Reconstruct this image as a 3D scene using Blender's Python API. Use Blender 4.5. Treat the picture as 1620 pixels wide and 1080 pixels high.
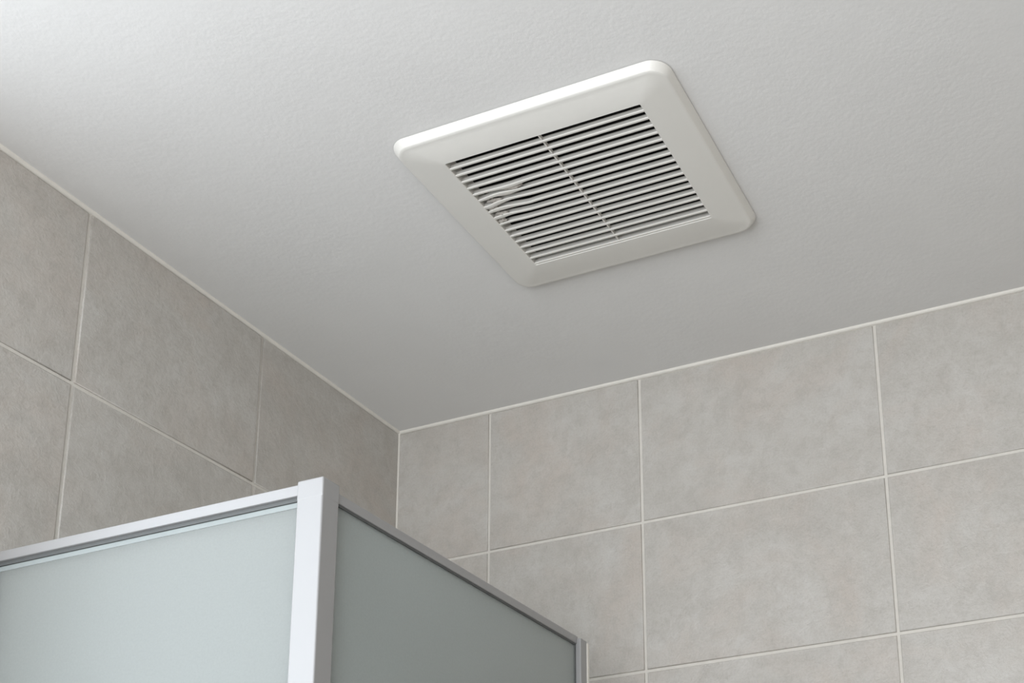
import bpy, bmesh, math, random
from mathutils import Matrix, Vector

random.seed(7)
for o in list(bpy.data.objects):
    bpy.data.objects.remove(o)
scene = bpy.context.scene
COL = scene.collection

# ------------------------------------------------------------------ camera
ZC = 2.40                                   # ceiling height above the floor
CAM = Vector((1.18262, -1.65165, ZC - 1.02786))
right = Vector((0.9387, 0.3419, -0.0436)); up = Vector((0.1295, -0.2324, 0.9640)); fwd = Vector((-0.3194, 0.9105, 0.2625))
fwd.normalize(); right = (right - fwd * right.dot(fwd)).normalized(); up = right.cross(fwd)
cd = bpy.data.cameras.new('camera')
cd.sensor_width = 36.0
cd.lens = 1995.83 / 1620 * 36.0
cd.shift_x = -368.95 / 1620                 # the photograph is a crop: principal point low and right
cd.shift_y = 565.22 / 1620
cd.clip_start = 0.02
cam = bpy.data.objects.new('camera', cd); COL.objects.link(cam)
cam.matrix_world = Matrix(((right.x, up.x, -fwd.x, CAM.x), (right.y, up.y, -fwd.y, CAM.y), (right.z, up.z, -fwd.z, CAM.z), (0, 0, 0, 1)))
scene.camera = cam

# ------------------------------------------------------------------ light
scene.view_settings.view_transform = 'Standard'
scene.view_settings.look = 'None'
scene.view_settings.exposure = 0.0
scene.view_settings.gamma = 1.0
scene.view_settings.use_curve_mapping = False
scene.cycles.use_denoising = True
scene.cycles.max_bounces = 9
scene.cycles.diffuse_bounces = 7

world = bpy.data.worlds.new('overcast_sky'); scene.world = world; world.use_nodes = True
bg = world.node_tree.nodes['Background']
bg.inputs[0].default_value = (0.86, 0.93, 1.0, 1); bg.inputs[1].default_value = 1.0

# window opening in the left wall (tile joints), door-side window in the rear wall
WY0, WY1, WZ0, WZ1 = -1.790, -0.870, ZC - 1.246, ZC - 0.07
BX0, BX1, BZ0, BZ1 = 0.16, 1.26, 1.20, 2.26
RX, RY = 2.00, -2.15                        # room extent: x 0..RX, y RY..0

def area(name, loc, rot, sx, sy, power, col):
    d = bpy.data.lights.new(name, 'AREA'); d.shape = 'RECTANGLE'; d.size = sx; d.size_y = sy
    d.energy = power; d.color = col
    o = bpy.data.objects.new(name, d); COL.objects.link(o); o.location = loc; o.rotation_euler = rot
    return o
FR, MU = 0.035, 0.02                        # window frame width, half mullion
P_LEFT, P_REAR = 8.7, 24.6                 # daylight entering through each window (W)
for a, b in ((WY0 + FR, (WY0 + WY1) / 2 - MU), ((WY0 + WY1) / 2 + MU, WY1 - FR)):       # daylight at each frosted pane
    area('daylight_left_window', (-0.017, (a + b) / 2, (WZ0 + WZ1) / 2), (0, -math.pi / 2, 0), WZ1 - WZ0 - 2 * FR, b - a, P_LEFT / 2, (0.87, 0.935, 1.0))
for a, b in ((BX0 + FR, (BX0 + BX1) / 2 - MU), ((BX0 + BX1) / 2 + MU, BX1 - FR)):
    area('daylight_rear_window', ((a + b) / 2, RY - 0.017, (BZ0 + BZ1) / 2), (math.pi / 2, 0, 0), b - a, BZ1 - BZ0 - 2 * FR, P_REAR / 2, (0.945, 0.972, 1.0))

# ------------------------------------------------------------------ helpers
def tag(o, label=None, cat=None, group=None, kind=None):
    if label: o['label'] = label
    if cat: o['category'] = cat
    if group: o['group'] = group
    if kind: o['kind'] = kind
    return o
def link(name, me, mat, parent=None, loc=(0, 0, 0)):
    if mat and not me.materials: me.materials.append(mat)
    o = bpy.data.objects.new(name, me); COL.objects.link(o); o.location = loc
    if parent: o.parent = parent
    return o
def empty(name, loc=(0, 0, 0)):
    o = bpy.data.objects.new(name, None); COL.objects.link(o); o.location = loc; o.empty_display_size = 0.05
    return o
def bm_box(bm, a, b):
    x0, y0, z0 = a; x1, y1, z1 = b
    v = [bm.verts.new(c) for c in ((x0,y0,z0),(x1,y0,z0),(x1,y1,z0),(x0,y1,z0),(x0,y0,z1),(x1,y0,z1),(x1,y1,z1),(x0,y1,z1))]
    return [bm.faces.new([v[i] for i in f]) for f in ((0,3,2,1),(4,5,6,7),(0,1,5,4),(1,2,6,5),(2,3,7,6),(3,0,4,7))]
def mesh(bm, name, smooth=False):
    me = bpy.data.meshes.new(name); bmesh.ops.recalc_face_normals(bm, faces=bm.faces); bm.to_mesh(me); bm.free()
    if smooth:
        for p in me.polygons: p.use_smooth = True
        me.set_sharp_from_angle(angle=math.radians(40))
    return me
def bevel_edges(bm, es, w, seg):            # rounded edges smooth, broad faces flat
    for f in bmesh.ops.bevel(bm, geom=es, offset=w, segments=seg, affect='EDGES', profile=0.5)['faces']: f.smooth = True
def boxes(name, lst, mat, parent=None, bevel=0.0, seg=2, loc=(0, 0, 0)):
    bm = bmesh.new()
    for a, b in lst:
        if a and b: bm_box(bm, a, b)
    if bevel: bevel_edges(bm, list(bm.edges), bevel, seg)
    return link(name, mesh(bm, name), mat, parent, loc)

# ------------------------------------------------------------------ materials
def newmat(name):
    m = bpy.data.materials.new(name); m.use_nodes = True
    nt = m.node_tree; b = nt.nodes['Principled BSDF']
    return m, nt, b
def N(nt, t, **kw):
    n = nt.nodes.new(t)
    for k, v in kw.items(): setattr(n, k, v)
    return n
def ramp(nt, fac, stops):
    r = N(nt, 'ShaderNodeValToRGB'); e = r.color_ramp.elements
    while len(e) < len(stops): e.new(0.5)
    for i, (p, c) in enumerate(stops): e[i].position = p; e[i].color = (*c, 1)
    nt.links.new(fac, r.inputs[0]); return r.outputs[0]
def noise(nt, vec, scale, detail=6, rough=0.6, dist=0.0):
    n = N(nt, 'ShaderNodeTexNoise'); n.inputs['Scale'].default_value = scale; n.inputs['Detail'].default_value = detail
    n.inputs['Roughness'].default_value = rough; n.inputs['Distortion'].default_value = dist
    nt.links.new(vec, n.inputs['Vector']); return n.outputs[0]
def mixc(nt, fac, a, b, mode='MIX'):
    m = N(nt, 'ShaderNodeMix', data_type='RGBA', blend_type=mode)
    for sock, v in ((m.inputs[0], fac), (m.inputs[6], a), (m.inputs[7], b)):
        if hasattr(v, 'links') or isinstance(v, bpy.types.NodeSocket): nt.links.new(v, sock)
        else: sock.default_value = v if not isinstance(v, tuple) else (*v, 1)
    return m.outputs[2]
def bump(nt, h, strength, dist, b, normal=None):
    n = N(nt, 'ShaderNodeBump'); n.inputs['Strength'].default_value = strength; n.inputs['Distance'].default_value = dist
    nt.links.new(h, n.inputs['Height'])
    if normal: nt.links.new(normal, n.inputs['Normal'])
    if b: nt.links.new(n.outputs[0], b.inputs['Normal'])
    return n.outputs[0]
def simple(name, col, rough=0.5, metal=0.0, grain=None, spec=None):
    m, nt, b = newmat(name)
    b.inputs['Roughness'].default_value = rough; b.inputs['Metallic'].default_value = metal
    if spec is not None: b.inputs['Specular IOR Level'].default_value = spec
    tc = N(nt, 'ShaderNodeTexCoord')
    sc, amt, bs = grain or (40, 0.03, 0.0)
    f = noise(nt, tc.outputs['Object'], sc, 5)
    lo = tuple(c * (1 - amt) for c in col); hi = tuple(min(1, c * (1 + amt)) for c in col)
    nt.links.new(ramp(nt, f, [(0.3, lo), (0.7, hi)]), b.inputs['Base Color'])
    if bs: bump(nt, noise(nt, tc.outputs['Object'], sc * 6, 4), bs, 0.0006, b)
    return m

# stone-look wall tile: mottled warm grey, pinkish clouds, fine pits
M_tile, nt, b = newmat('stone_look_tile')
tc = N(nt, 'ShaderNodeTexCoord'); oi = N(nt, 'ShaderNodeObjectInfo')
sv = N(nt, 'ShaderNodeVectorMath', operation='SCALE'); sv.inputs[0].default_value = (13.1, 7.7, 21.3); nt.links.new(oi.outputs['Random'], sv.inputs['Scale'])
ad = N(nt, 'ShaderNodeVectorMath', operation='ADD'); nt.links.new(tc.outputs['Object'], ad.inputs[0]); nt.links.new(sv.outputs[0], ad.inputs[1])
vec = ad.outputs[0]
big = noise(nt, vec, 12, 6, 0.66, 0.5); med = noise(nt, vec, 48, 6, 0.72, 0.3); fine = noise(nt, vec, 330, 3, 0.65)
pink = noise(nt, vec, 6.5, 6, 0.6, 0.8)
c = ramp(nt, big, [(0.30, (0.410, 0.386, 0.356)), (0.50, (0.472, 0.452, 0.422)), (0.70, (0.522, 0.506, 0.482))])
c = mixc(nt, ramp(nt, pink, [(0.47, (0, 0, 0)), (0.68, (0.5, 0.5, 0.5))]), c, (0.480, 0.400, 0.345))
c = mixc(nt, ramp(nt, med, [(0.36, (0.5, 0.5, 0.5)), (0.54, (0, 0, 0))]), c, (0.36, 0.335, 0.305))
c = mixc(nt, 0.30, c, ramp(nt, fine, [(0.30, (0.38, 0.35, 0.31)), (0.5, (0.49, 0.46, 0.43)), (0.72, (0.56, 0.54, 0.51))]))
nt.links.new(c, b.inputs['Base Color'])
b.inputs['Roughness'].default_value = 0.33; b.inputs['Specular IOR Level'].default_value = 0.45
n1 = bump(nt, med, 0.45, 0.004, None)
bump(nt, fine, 0.12, 0.0015, b, n1)

M_grout = simple('pale_grout', (0.63, 0.60, 0.555), 0.85, grain=(60, 0.05, 0.25))
M_caulk = simple('white_caulk', (0.70, 0.67, 0.62), 0.6, grain=(50, 0.03, 0.0))
M_ceil, nt, b = newmat('painted_plaster')
tc = N(nt, 'ShaderNodeTexCoord')
nt.links.new(ramp(nt, noise(nt, tc.outputs['Object'], 5, 4), [(0.3, (0.70, 0.69, 0.68)), (0.7, (0.73, 0.72, 0.71))]), b.inputs['Base Color'])
b.inputs['Roughness'].default_value = 0.75; b.inputs['Specular IOR Level'].default_value = 0.3
n1 = bump(nt, noise(nt, tc.outputs['Object'], 150, 4, 0.55), 0.20, 0.0015, None)
bump(nt, noise(nt, tc.outputs['Object'], 34, 3, 0.5), 0.09, 0.004, b, n1)
M_plastic = simple('ivory_plastic', (0.71, 0.692, 0.655), 0.38, grain=(12, 0.012, 0.0))
M_slat = simple('ivory_slat_plastic', (0.72, 0.697, 0.655), 0.42, grain=(30, 0.02, 0.0))
M_dark = simple('dark_fan_housing', (0.012, 0.011, 0.010), 0.8)
M_dust = simple('grey_lint', (0.42, 0.39, 0.355), 0.95, grain=(260, 0.40, 0.6))
M_alu = simple('satin_aluminium', (0.372, 0.370, 0.374), 0.50, 0.35, grain=(8, 0.012, 0.0))
M_gasket = simple('grey_rubber_gasket', (0.10, 0.105, 0.105), 0.6)
M_paint = simple('cream_wall_paint', (0.78, 0.76, 0.72), 0.7)
M_floor = simple('beige_floor_tile', (0.36, 0.33, 0.29), 0.4, grain=(9, 0.08, 0.0))
M_frame = simple('white_window_frame', (0.80, 0.80, 0.79), 0.4)
M_clear = simple('clear_glass_edge', (0.30, 0.33, 0.33), 0.5, spec=0.2)

def glass_mat(name, tint, frost):
    m = bpy.data.materials.new(name); m.use_nodes = True; nt = m.node_tree; nt.nodes.clear()
    out = N(nt, 'ShaderNodeOutputMaterial')
    tc = N(nt, 'ShaderNodeTexCoord')
    g = N(nt, 'ShaderNodeBsdfGlossy'); g.inputs['Roughness'].default_value = 0.42 if frost else 0.03
    fr = N(nt, 'ShaderNodeFresnel'); fr.inputs['IOR'].default_value = 1.5
    mx = N(nt, 'ShaderNodeMixShader'); nt.links.new(fr.outputs[0], mx.inputs[0]); nt.links.new(g.outputs[0], mx.inputs[2])
    if frost:
        d = N(nt, 'ShaderNodeBsdfDiffuse'); t = N(nt, 'ShaderNodeBsdfTranslucent')
        col = ramp(nt, noise(nt, tc.outputs['Object'], 420, 4), [(0.3, tuple(c * 0.95 for c in tint)), (0.7, tint)])
        nt.links.new(col, d.inputs[0]); nt.links.new(col, t.inputs[0])
        m2 = N(nt, 'ShaderNodeMixShader'); m2.inputs[0].default_value = 0.86
        nt.links.new(d.outputs[0], m2.inputs[1]); nt.links.new(t.outputs[0], m2.inputs[2]); nt.links.new(m2.outputs[0], mx.inputs[1])
        bp = bump(nt, noise(nt, tc.outputs['Object'], 520, 3), 0.10, 0.0008, None)
        nt.links.new(bp, g.inputs['Normal'])
    else:
        t = N(nt, 'ShaderNodeBsdfTransparent'); t.inputs[0].default_value = (*tint, 1); nt.links.new(t.outputs[0], mx.inputs[1])
    nt.links.new(mx.outputs[0], out.inputs[0])
    return m
M_frost = glass_mat('frosted_glass', (0.87, 0.910, 0.900), True)
M_pane = glass_mat('frosted_window_glass', (0.80, 0.82, 0.82), True)

# ------------------------------------------------------------------ room shell
T = 0.12
# vent geometry (shared with the ceiling cut-out), metres, z relative to the ceiling
VX0, VX1, VY0, VY1 = 0.4032, 0.7567, -0.6075, -0.2919
OX0, OX1, OY0, OY1 = 0.4575, 0.7090, -0.5655, -0.3488
VD = 0.0158
hx0, hx1, hy0, hy1 = OX0 - 0.008, OX1 + 0.008, OY0 - 0.008, OY1 + 0.008
ceil = boxes('ceiling', [((-T, RY - T, ZC), (hx0, T, ZC + T)), ((hx1, RY - T, ZC), (RX + T, T, ZC + T)),
                         ((hx0, RY - T, ZC), (hx1, hy0, ZC + T)), ((hx0, hy1, ZC), (hx1, T, ZC + T))], M_ceil)
tag(ceil, 'white painted ceiling with a fine orange-peel texture', 'ceiling', kind='structure')
floor = boxes('floor', [((-T, RY - T, -T), (RX + T, T, 0))], M_floor)
tag(floor, 'beige tiled bathroom floor below the shower screen', 'floor', kind='structure')
wr = boxes('wall_right', [((0, 0, 0), (RX + T, T, ZC))], M_grout)
tag(wr, 'wall of large beige stone-look tiles to the right of the corner', 'wall', kind='structure')
wl = boxes('wall_left', [((-T, WY1, 0), (0, T, ZC)), ((-T, RY - T, 0), (0, WY0, ZC)), ((-T, WY0, 0), (0, WY1, WZ0)), ((-T, WY0, WZ1), (0, WY1, ZC))], M_grout)
tag(wl, 'shaded wall of large beige tiles to the left of the corner', 'wall', kind='structure')
wb = boxes('wall_rear', [((0, RY - T, 0), (BX0, RY, ZC)), ((BX1, RY - T, 0), (RX, RY, ZC)), ((BX0, RY - T, 0), (BX1, RY, BZ0)), ((BX0, RY - T, BZ1), (BX1, RY, ZC))], M_paint)
tag(wb, 'plain cream wall behind the camera with a window', 'wall', kind='structure')
ws = boxes('wall_side', [((RX, RY - T, 0), (RX + T, 0, ZC))], M_paint)
tag(ws, 'plain cream wall opposite the left tiled wall', 'wall', kind='structure')

# tiles: every tile a piece of its wall, proud of the grout
G = 0.0024                                  # half joint
def tile_bm(w, h):
    bm = bmesh.new(); t = 0.0022
    bm_box(bm, (-w / 2, -t, -h / 2), (w / 2, 0.004, h / 2))
    es = [e for e in bm.edges if all(v.co.y < 0 for v in e.verts)]
    bevel_edges(bm, es, 0.0012, 2)
    return mesh(bm, 'tile')
cache = {}
def place_tiles(wall, us, zs, axis, skip=None):
    for i in range(len(us) - 1):
        for j in range(len(zs) - 1):
            u0, u1, z1, z0 = us[i] + G, us[i + 1] - G, ZC - zs[j] - G, ZC - zs[j + 1] + G
            if skip and skip((u0 + u1) / 2, (z0 + z1) / 2): continue
            if skip and WY0 < (u0 + u1) / 2 < WY1 and z0 < WZ1 < z1: z0 = WZ1 + G
            key = (round(u1 - u0, 4), round(z1 - z0, 4))
            if key not in cache: cache[key] = tile_bm(*key)
            dz = random.uniform(-0.0004, 0.0004)
            o = link('tile', cache[key], M_tile, wall)
            if axis == 'x': o.location = ((u0 + u1) / 2, dz, (z0 + z1) / 2)
            else:
                o.location = (dz, (u0 + u1) / 2, (z0 + z1) / 2); o.rotation_euler = (0, 0, math.pi / 2)
rows_r = [0.003, 0.25, 0.4885, 0.727, 0.9655, 1.204, 1.4425, 1.681, 1.9195, 2.158, ZC]
rows_l = [0.003, 0.238, 0.490, 0.742, 0.994, 1.246, 1.498, 1.750, 2.002, 2.254, ZC]
place_tiles(wr, [0.0012, 0.1786, 0.4494, 0.8337, 1.2180, 1.6023, RX], rows_r, 'x')
place_tiles(wl, [RY, -1.790, -1.480, -1.175, -0.870, -0.6466, -0.3382, -0.0012], rows_l, 'y',
            lambda u, z: WY0 < u < WY1 and WZ0 < z < WZ1 - 0.06)

# caulk beads: wall/ceiling joints and the inner corner
def bead(name, pts, r, mat, label, axis):
    bm = bmesh.new(); a, b = pts; n = 5; rings = []
    for P in (a, b):
        ring = []
        for k in range(n + 1):
            t = math.pi / 2 * k / n
            if axis == 'x': q = (P[0], P[1] - r * math.cos(t), P[2] - r * math.sin(t))
            elif axis == 'y': q = (P[0] + r * math.cos(t), P[1], P[2] - r * math.sin(t))
            else: q = (P[0] + r * math.cos(t), P[1] - r * math.sin(t), P[2])
            ring.append(bm.verts.new(q))
        ring.append(bm.verts.new(P)); rings.append(ring)
    m = len(rings[0])
    for k in range(m): bm.faces.new((rings[0][k], rings[0][(k + 1) % m], rings[1][(k + 1) % m], rings[1][k]))
    bm.faces.new(rings[0]); bm.faces.new(rings[1][::-1])
    return tag(link(name, mesh(bm, name, True), mat), label, 'caulk', kind='structure')
bead('trim_1', ((0, 0, ZC), (RX, 0, ZC)), 0.0046, M_caulk, 'pale caulk line between right tiled wall and ceiling', 'x')
bead('trim_2', ((0, RY, ZC), (0, 0, ZC)), 0.0046, M_caulk, 'pale caulk line between left tiled wall and ceiling', 'y')
bead('trim_3', ((0, 0, 0), (0, 0, ZC)), 0.0042, M_caulk, 'pale vertical caulk line in the inner wall corner', 'z')

# windows (behind the camera): frame, mullion, pane
def window(name, lab, along, u0, u1, z0, z1, plane):
    r = tag(empty(name), lab, 'window', kind='structure')
    def bx(nm, lst, mat, bev=0.0):
        out = []
        for (ua, da, za), (ub, db, zb) in lst:
            if along == 'y': out.append(((plane - db, ua, za), (plane - da, ub, zb)))
            else: out.append(((ua, plane - db, za), (ub, plane - da, zb)))
        return boxes(nm, out, mat, r, bev)
    f = FR
    bx('window_frame', [((u0, 0.008, z0), (u0 + f, 0.038, z1)), ((u1 - f, 0.008, z0), (u1, 0.038, z1)), ((u0 + f, 0.008, z0), (u1 - f, 0.038, z0 + f)), ((u0 + f, 0.008, z1 - f), (u1 - f, 0.038, z1))], M_frame)
    um = (u0 + u1) / 2
    bx('mullion', [((um - 0.02, 0.008, z0 + f), (um + 0.02, 0.038, z1 - f))], M_frame)
    for ua, ub in ((u0 + f, um - 0.02), (um + 0.02, u1 - f)):
        bx('pane', [((ua, 0.020, z0 + f), (ub, 0.024, z1 - f))], M_pane)
window('window_1', 'white framed window in the left tiled wall', 'y', WY0, WY1, WZ0, WZ1, 0.0)
window('window_2', 'white framed window in the wall behind the camera', 'x', BX0, BX1, BZ0, BZ1, RY)

# ------------------------------------------------------------------ exhaust fan grille
vent = tag(empty('exhaust_fan_grille', ((VX0 + VX1) / 2, (VY0 + VY1) / 2, ZC)), 'square ivory plastic exhaust fan grille with thin louvres on the white ceiling', 'vent')
vc = Vector(vent.location)
def rrect(x0, x1, y0, y1, r, n=10):
    pts = []
    for cx, cy, a0 in ((x1 - r, y1 - r, 0), (x0 + r, y1 - r, 90), (x0 + r, y0 + r, 180), (x1 - r, y0 + r, 270)):
        for k in range(n + 1):
            a = math.radians(a0 + 90 * k / n); pts.append((cx + r * math.cos(a), cy + r * math.sin(a)))
    return pts
def ring_mesh(rings):                       # rings: (inset x0,x1,y0,y1, radius, z)
    bm = bmesh.new(); R = []
    for (x0, x1, y0, y1, r, z) in rings:
        R.append([bm.verts.new((px - vc.x, py - vc.y, z)) for px, py in rrect(x0, x1, y0, y1, r)])
    m = len(R[0])
    for a, b_ in zip(R, R[1:]):
        for k in range(m): bm.faces.new((a[k], a[(k + 1) % m], b_[(k + 1) % m], b_[k]))
    return bm
prof = [(0.0040, -0.0002, 0.021), (0.0040, 0.0009, 0.021), (0.0, 0.0010, 0.024), (0.0003, 0.0020, 0.024), (0.0030, 0.0060, 0.0225), (0.0050, 0.0088, 0.021)]
for k in range(1, 7):                       # tight roll from the drafted side onto the face
    t = math.pi / 2 * k / 6
    prof.append((0.0050 + 0.0045 * (1 - math.cos(t)) + 0.0008 * math.sin(t), 0.0088 + 0.0016 * math.sin(t), 0.021 - 0.004 * k / 6))
rings = [(VX0 + i, VX1 - i, VY0 + i, VY1 - i, r, -z) for i, z, r in prof]
FW, zi = prof[-1][0], prof[-1][1]
ix0, ix1, iy0, iy1 = VX0 + FW, VX1 - FW, VY0 + FW, VY1 - FW
for t in (0.12, 0.30, 0.5, 0.7, 0.88, 0.97):            # gently crowned face towards the opening
    z = zi + (VD - zi) * (1 - (1 - t) ** 1.35)
    rings.append((ix0 + (OX0 - ix0) * t, ix1 + (OX1 - ix1) * t, iy0 + (OY0 - iy0) * t, iy1 + (OY1 - iy1) * t, 0.0155 * (1 - t) + 0.0016, -z))
rings.append((OX0 - 0.0006, OX1 + 0.0006, OY0 - 0.0006, OY1 + 0.0006, 0.0016, -VD))
rings.append((OX0, OX1, OY0, OY1, 0.0012, -VD + 0.0007))
rings.append((OX0, OX1, OY0, OY1, 0.0012, 0.004))
rings.append((hx0 + 0.001, hx1 - 0.001, hy0 + 0.001, hy1 - 0.001, 0.0012, 0.004))
bm = ring_mesh(rings)
link('cover_frame', mesh(bm, 'cover_frame', True), M_plastic, vent)

# dark fan housing above the ceiling
bm = bmesh.new(); e = 0.001
fs = bm_box(bm, (hx0 + e - vc.x, hy0 + e - vc.y, 0.001), (hx1 - e - vc.x, hy1 - e - vc.y, 0.11))
bmesh.ops.delete(bm, geom=[fs[0]], context='FACES_ONLY')
hs = link('fan_housing', mesh(bm, 'fan_housing'), M_dark, vent); hs['label'] = 'dark fan housing behind the louvres'

# louvres: rounded nose below, thin blade rising into the housing
NS = 17
pitch = (OY1 - OY0) / NS
def section(wid=1.0, drop=0.0):
    w = 0.0038 * wid; h = max(0.0, w - 0.0038)           # lip below, blade set back and rising behind it
    return [(0.0026, 0.0075), (0.0022, 0.0014 - drop), (0.0004, 0.0011 - drop), (0.0, 0.0007 - drop), (0.0003, 0.0002 - drop), (0.0010, -drop), (w - 0.0008, -drop),
            (w - 0.0001, 0.0005 - drop), (w, 0.0014 - drop), (0.0038 + 0.3 * h, 0.0075)]
def slat_mesh(x0, x1, fn=None, n=1):
    bm = bmesh.new(); R = []
    for i in range(n + 1):
        x = x0 + (x1 - x0) * i / n
        dy, dz, wid, drop = fn(x) if fn else (0, 0, 1, 0)
        R.append([bm.verts.new((x, y + dy, z + dz)) for y, z in section(wid, drop)])
    m = len(R[0])
    for a, b_ in zip(R, R[1:]):
        for k in range(m): bm.faces.new((a[k], a[(k + 1) % m], b_[(k + 1) % m], b_[k]))
    bm.faces.new(R[0]); bm.faces.new(R[-1][::-1])
    return mesh(bm, 'slat', True)
lx0, lx1 = OX0 - vc.x - 0.0004, OX1 - vc.x + 0.0004
straight = slat_mesh(lx0, lx1)
def gs(x, c, s): return math.exp(-((x - c) / s) ** 2)
XL = OX0 - vc.x
warp = {
    5: lambda x: (0.0012 * gs(x, XL + 0.045, 0.022), 0, 1 + 0.55 * gs(x, XL + 0.050, 0.016), 0),
    6: lambda x: (-0.0034 * gs(x, XL + 0.028, 0.020), 0.0002, 1 + 0.95 * gs(x, XL + 0.036, 0.014) + 0.3 * gs(x, XL + 0.012, 0.007), 0.0003 * gs(x, XL + 0.03, 0.02)),
    7: lambda x: (-0.0030 * gs(x, XL + 0.030, 0.026) + 0.0016 * gs(x, XL + 0.006, 0.008), 0, 1 + 0.8 * gs(x, XL + 0.014, 0.018), 0.0003 * gs(x, XL + 0.015, 0.02)),
    8: lambda x: (-0.0042 * gs(x, XL + 0.018, 0.022) + 0.0008 * gs(x, XL + 0.055, 0.010), 0, 1 + 0.7 * gs(x, XL + 0.020, 0.016), 0),
    9: lambda x: (-0.0032 * gs(x, XL + 0.016, 0.022), 0, 1 + 0.6 * gs(x, XL + 0.010, 0.014), 0),
    10: lambda x: (-0.0016 * gs(x, XL + 0.014, 0.018), 0, 1, 0),
}
for k in range(1, NS):
    y = OY0 + pitch * k - vc.y - 0.0036
    me = slat_mesh(lx0, lx1, warp[k], 48) if k in warp else straight
    s = link('slat', me, M_slat, vent, (0, y, -VD + 0.0004))
    if k in warp: s['label'] = 'louvre warped and dusty near its left end'
s = link('slat', straight, M_slat, vent, (0, OY1 - vc.y - 0.0036, -VD + 0.0004))
rx = 0.5800 - vc.x
boxes('rib', [((rx - 0.0009, OY0 - vc.y - 0.0005, -VD + 0.0027), (rx + 0.0009, OY1 - vc.y + 0.0005, -VD + 0.0075))], M_slat, vent)

# grey lint caught between the warped louvres
def lint(x, y, lx, ly, lz, rot, seed):
    rnd = random.Random(seed)
    bm = bmesh.new(); bmesh.ops.create_icosphere(bm, subdivisions=3, radius=1.0)
    ph = [rnd.uniform(0, 6) for _ in range(6)]
    for v in bm.verts:
        p = v.co; d = 1 + 0.16 * math.sin(5 * p.x + ph[0]) * math.cos(4 * p.y + ph[1]) + 0.12 * math.sin(9 * p.x + 7 * p.z + ph[2]) + 0.08 * math.sin(15 * p.y + ph[3])
        v.co = Vector((p.x * lx * d, p.y * ly * d, p.z * lz * d))
    bmesh.ops.rotate(bm, verts=bm.verts, cent=(0, 0, 0), matrix=Matrix.Rotation(rot, 3, 'Z'))
    o = link('lint_clump', mesh(bm, 'lint_clump', True), M_dust, vent, (XL + x, y, -VD + 0.0030)); o['label'] = 'grey lint clump stuck between louvres'
yk = lambda k: OY0 + pitch * k - vc.y - 0.0036
lint(0.050, yk(6) - 0.0036, 0.012, 0.0030, 0.0022, 0.10, 1)
lint(0.018, yk(7) - 0.0030, 0.010, 0.0030, 0.0020, 0.15, 2)
lint(0.008, yk(8) - 0.0030, 0.007, 0.0034, 0.0022, 0.05, 3)
lint(0.013, yk(9) - 0.0028, 0.009, 0.0030, 0.0020, 0.12, 4)
lint(0.006, yk(10) - 0.0030, 0.006, 0.0030, 0.0020, 0.0, 5)

# ------------------------------------------------------------------ shower screen
S = 0.89
C0 = (1.18262, -1.65165, -1.02786)
def E(x, y, z): return (C0[0] + S * (x - C0[0]), C0[1] + S * (y - C0[1]), ZC + C0[2] + S * (z - C0[2]))
px0, py0, ptop = E(0.311, -0.6154, -0.4135); px1, py1, _ = E(0.345, -0.587, 0)
scr = tag(empty('shower_screen', ((px0 + px1) / 2, (py0 + py1) / 2, 0)), 'frosted glass shower screen with satin aluminium frame in the tiled corner', 'shower screen')
sl = Vector(scr.location)
def sb(name, a, b, mat, bevel=0.0, parent=None, label=None):
    a = tuple(p - q for p, q in zip(a, sl)); b_ = tuple(p - q for p, q in zip(b, sl))
    lo = tuple(min(p, q) for p, q in zip(a, b_)); hi = tuple(max(p, q) for p, q in zip(a, b_))
    o = boxes(name, [(lo, hi)], mat, parent or scr, bevel, 3)
    if label: o['label'] = label
    return o
post = sb('corner_post', (px0, py0, 0.0), (px1, py1, ptop - 0.018), M_alu, 0.0016, label='square satin aluminium corner post')
sb('post_cap', (px0 - 0.0002, py0 - 0.0002, ptop - 0.0210), (px1 + 0.0002, py1 + 0.0002, ptop), M_alu, 0.0016, parent=post)
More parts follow.
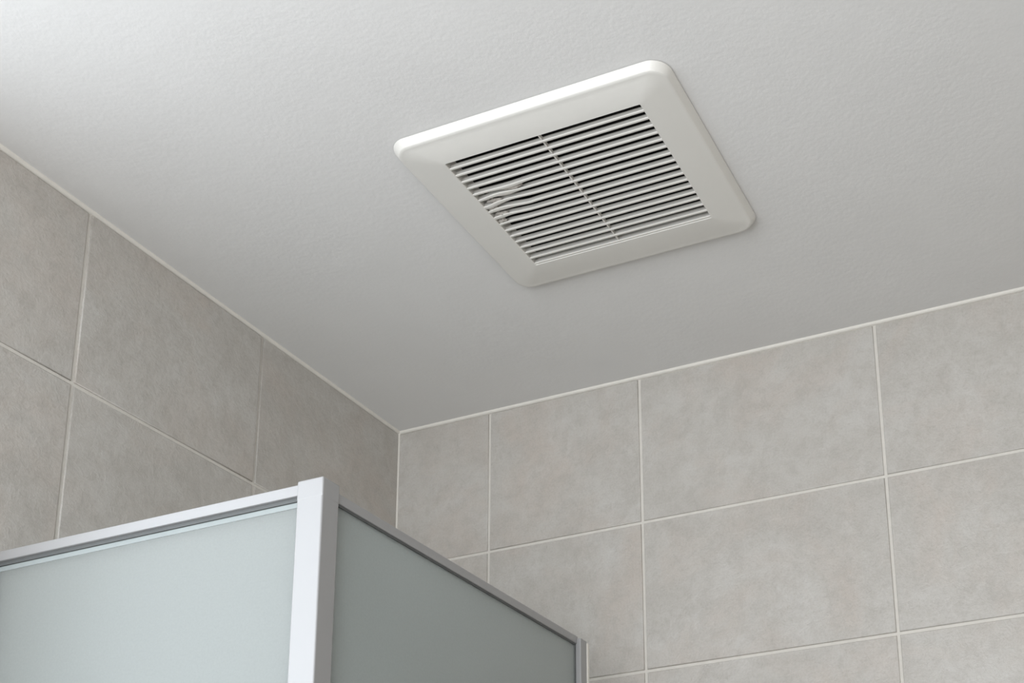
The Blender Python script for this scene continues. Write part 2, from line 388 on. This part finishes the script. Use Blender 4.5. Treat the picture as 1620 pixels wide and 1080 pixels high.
# front panel, towards the left wall
ry0 = E(0, -0.6124, 0)[1]; ry1 = ry0 + 0.016
rz1 = E(0, 0, -0.4160)[2]; rz0 = E(0, 0, -0.4290)[2]
sb('top_rail', (0.010, ry0, rz0), (px0 + 0.001, ry1, rz1), M_alu, 0.0010, label='bright top rail of the front panel')
sb('gasket', (0.012, ry0 + 0.0035, rz0 - 0.0042), (px0 + 0.001, ry1 - 0.003, rz0 + 0.001), M_gasket)
gf = sb('glass_panel', (0.012, ry0 + 0.0055, 0.045), (px0 + 0.001, ry0 + 0.0105, rz0 - 0.004), M_frost, label='bluish frosted glass panel facing the room')
sb('glass_edge', (0.012, ry0 + 0.0050, rz0 - 0.0100), (px0 + 0.001, ry0 + 0.0058, rz0 - 0.0046), M_clear, parent=gf, label='clear unfrosted strip along the glass edge')
sb('wall_profile', (0.0022, ry0 - 0.002, 0.0), (0.012, ry1 + 0.002, rz1), M_alu, 0.0008)
sb('bottom_rail', (0.012, ry0, 0.0), (px0 + 0.001, ry1, 0.048), M_alu, 0.001)
# side panel, towards the right wall
sx1 = E(0.343, 0, 0)[0]; sx0 = sx1 - 0.016
sz1 = E(0, 0, -0.4218)[2]; sz0 = E(0, 0, -0.4335)[2]
qx1, qy0, qz1 = E(0.349, -0.016, -0.4250); qy1 = E(0, 0.0045, 0)[1]
sb('top_rail', (sx0, py1 - 0.001, sz0), (sx1, qy0 + 0.002, sz1), M_alu, 0.0010, label='shaded top rail of the side panel')
sb('gasket', (sx0 + 0.003, py1 - 0.001, sz0 - 0.0022), (sx1 - 0.0018, qy0 + 0.002, sz0 + 0.001), M_gasket)
sb('glass_panel', (sx1 - 0.0085, py1 - 0.001, 0.045), (sx1 - 0.0035, qy0 + 0.003, sz0 + 0.001), M_frost, label='grey-green frosted glass panel on the side')
sb('gasket', (sx1 - 0.0048, qy0 - 0.0026, 0.045), (sx1 - 0.0020, qy0 + 0.002, sz0), M_gasket)
sb('end_profile', (sx0 - 0.004, qy0, 0.0), (qx1, qy1, qz1), M_alu, 0.0014, label='upright end profile of the side panel')
sb('sealing_strip', (sx0 - 0.002, qy1 - 0.001, 0.0), (qx1 + 0.0015, qy1 + 0.004, qz1 - 0.003), M_caulk, 0.0005, label='pale strip behind the end profile')
sb('bottom_rail', (sx0, py1 - 0.001, 0.0), (sx1, qy0 + 0.002, 0.048), M_alu, 0.001)
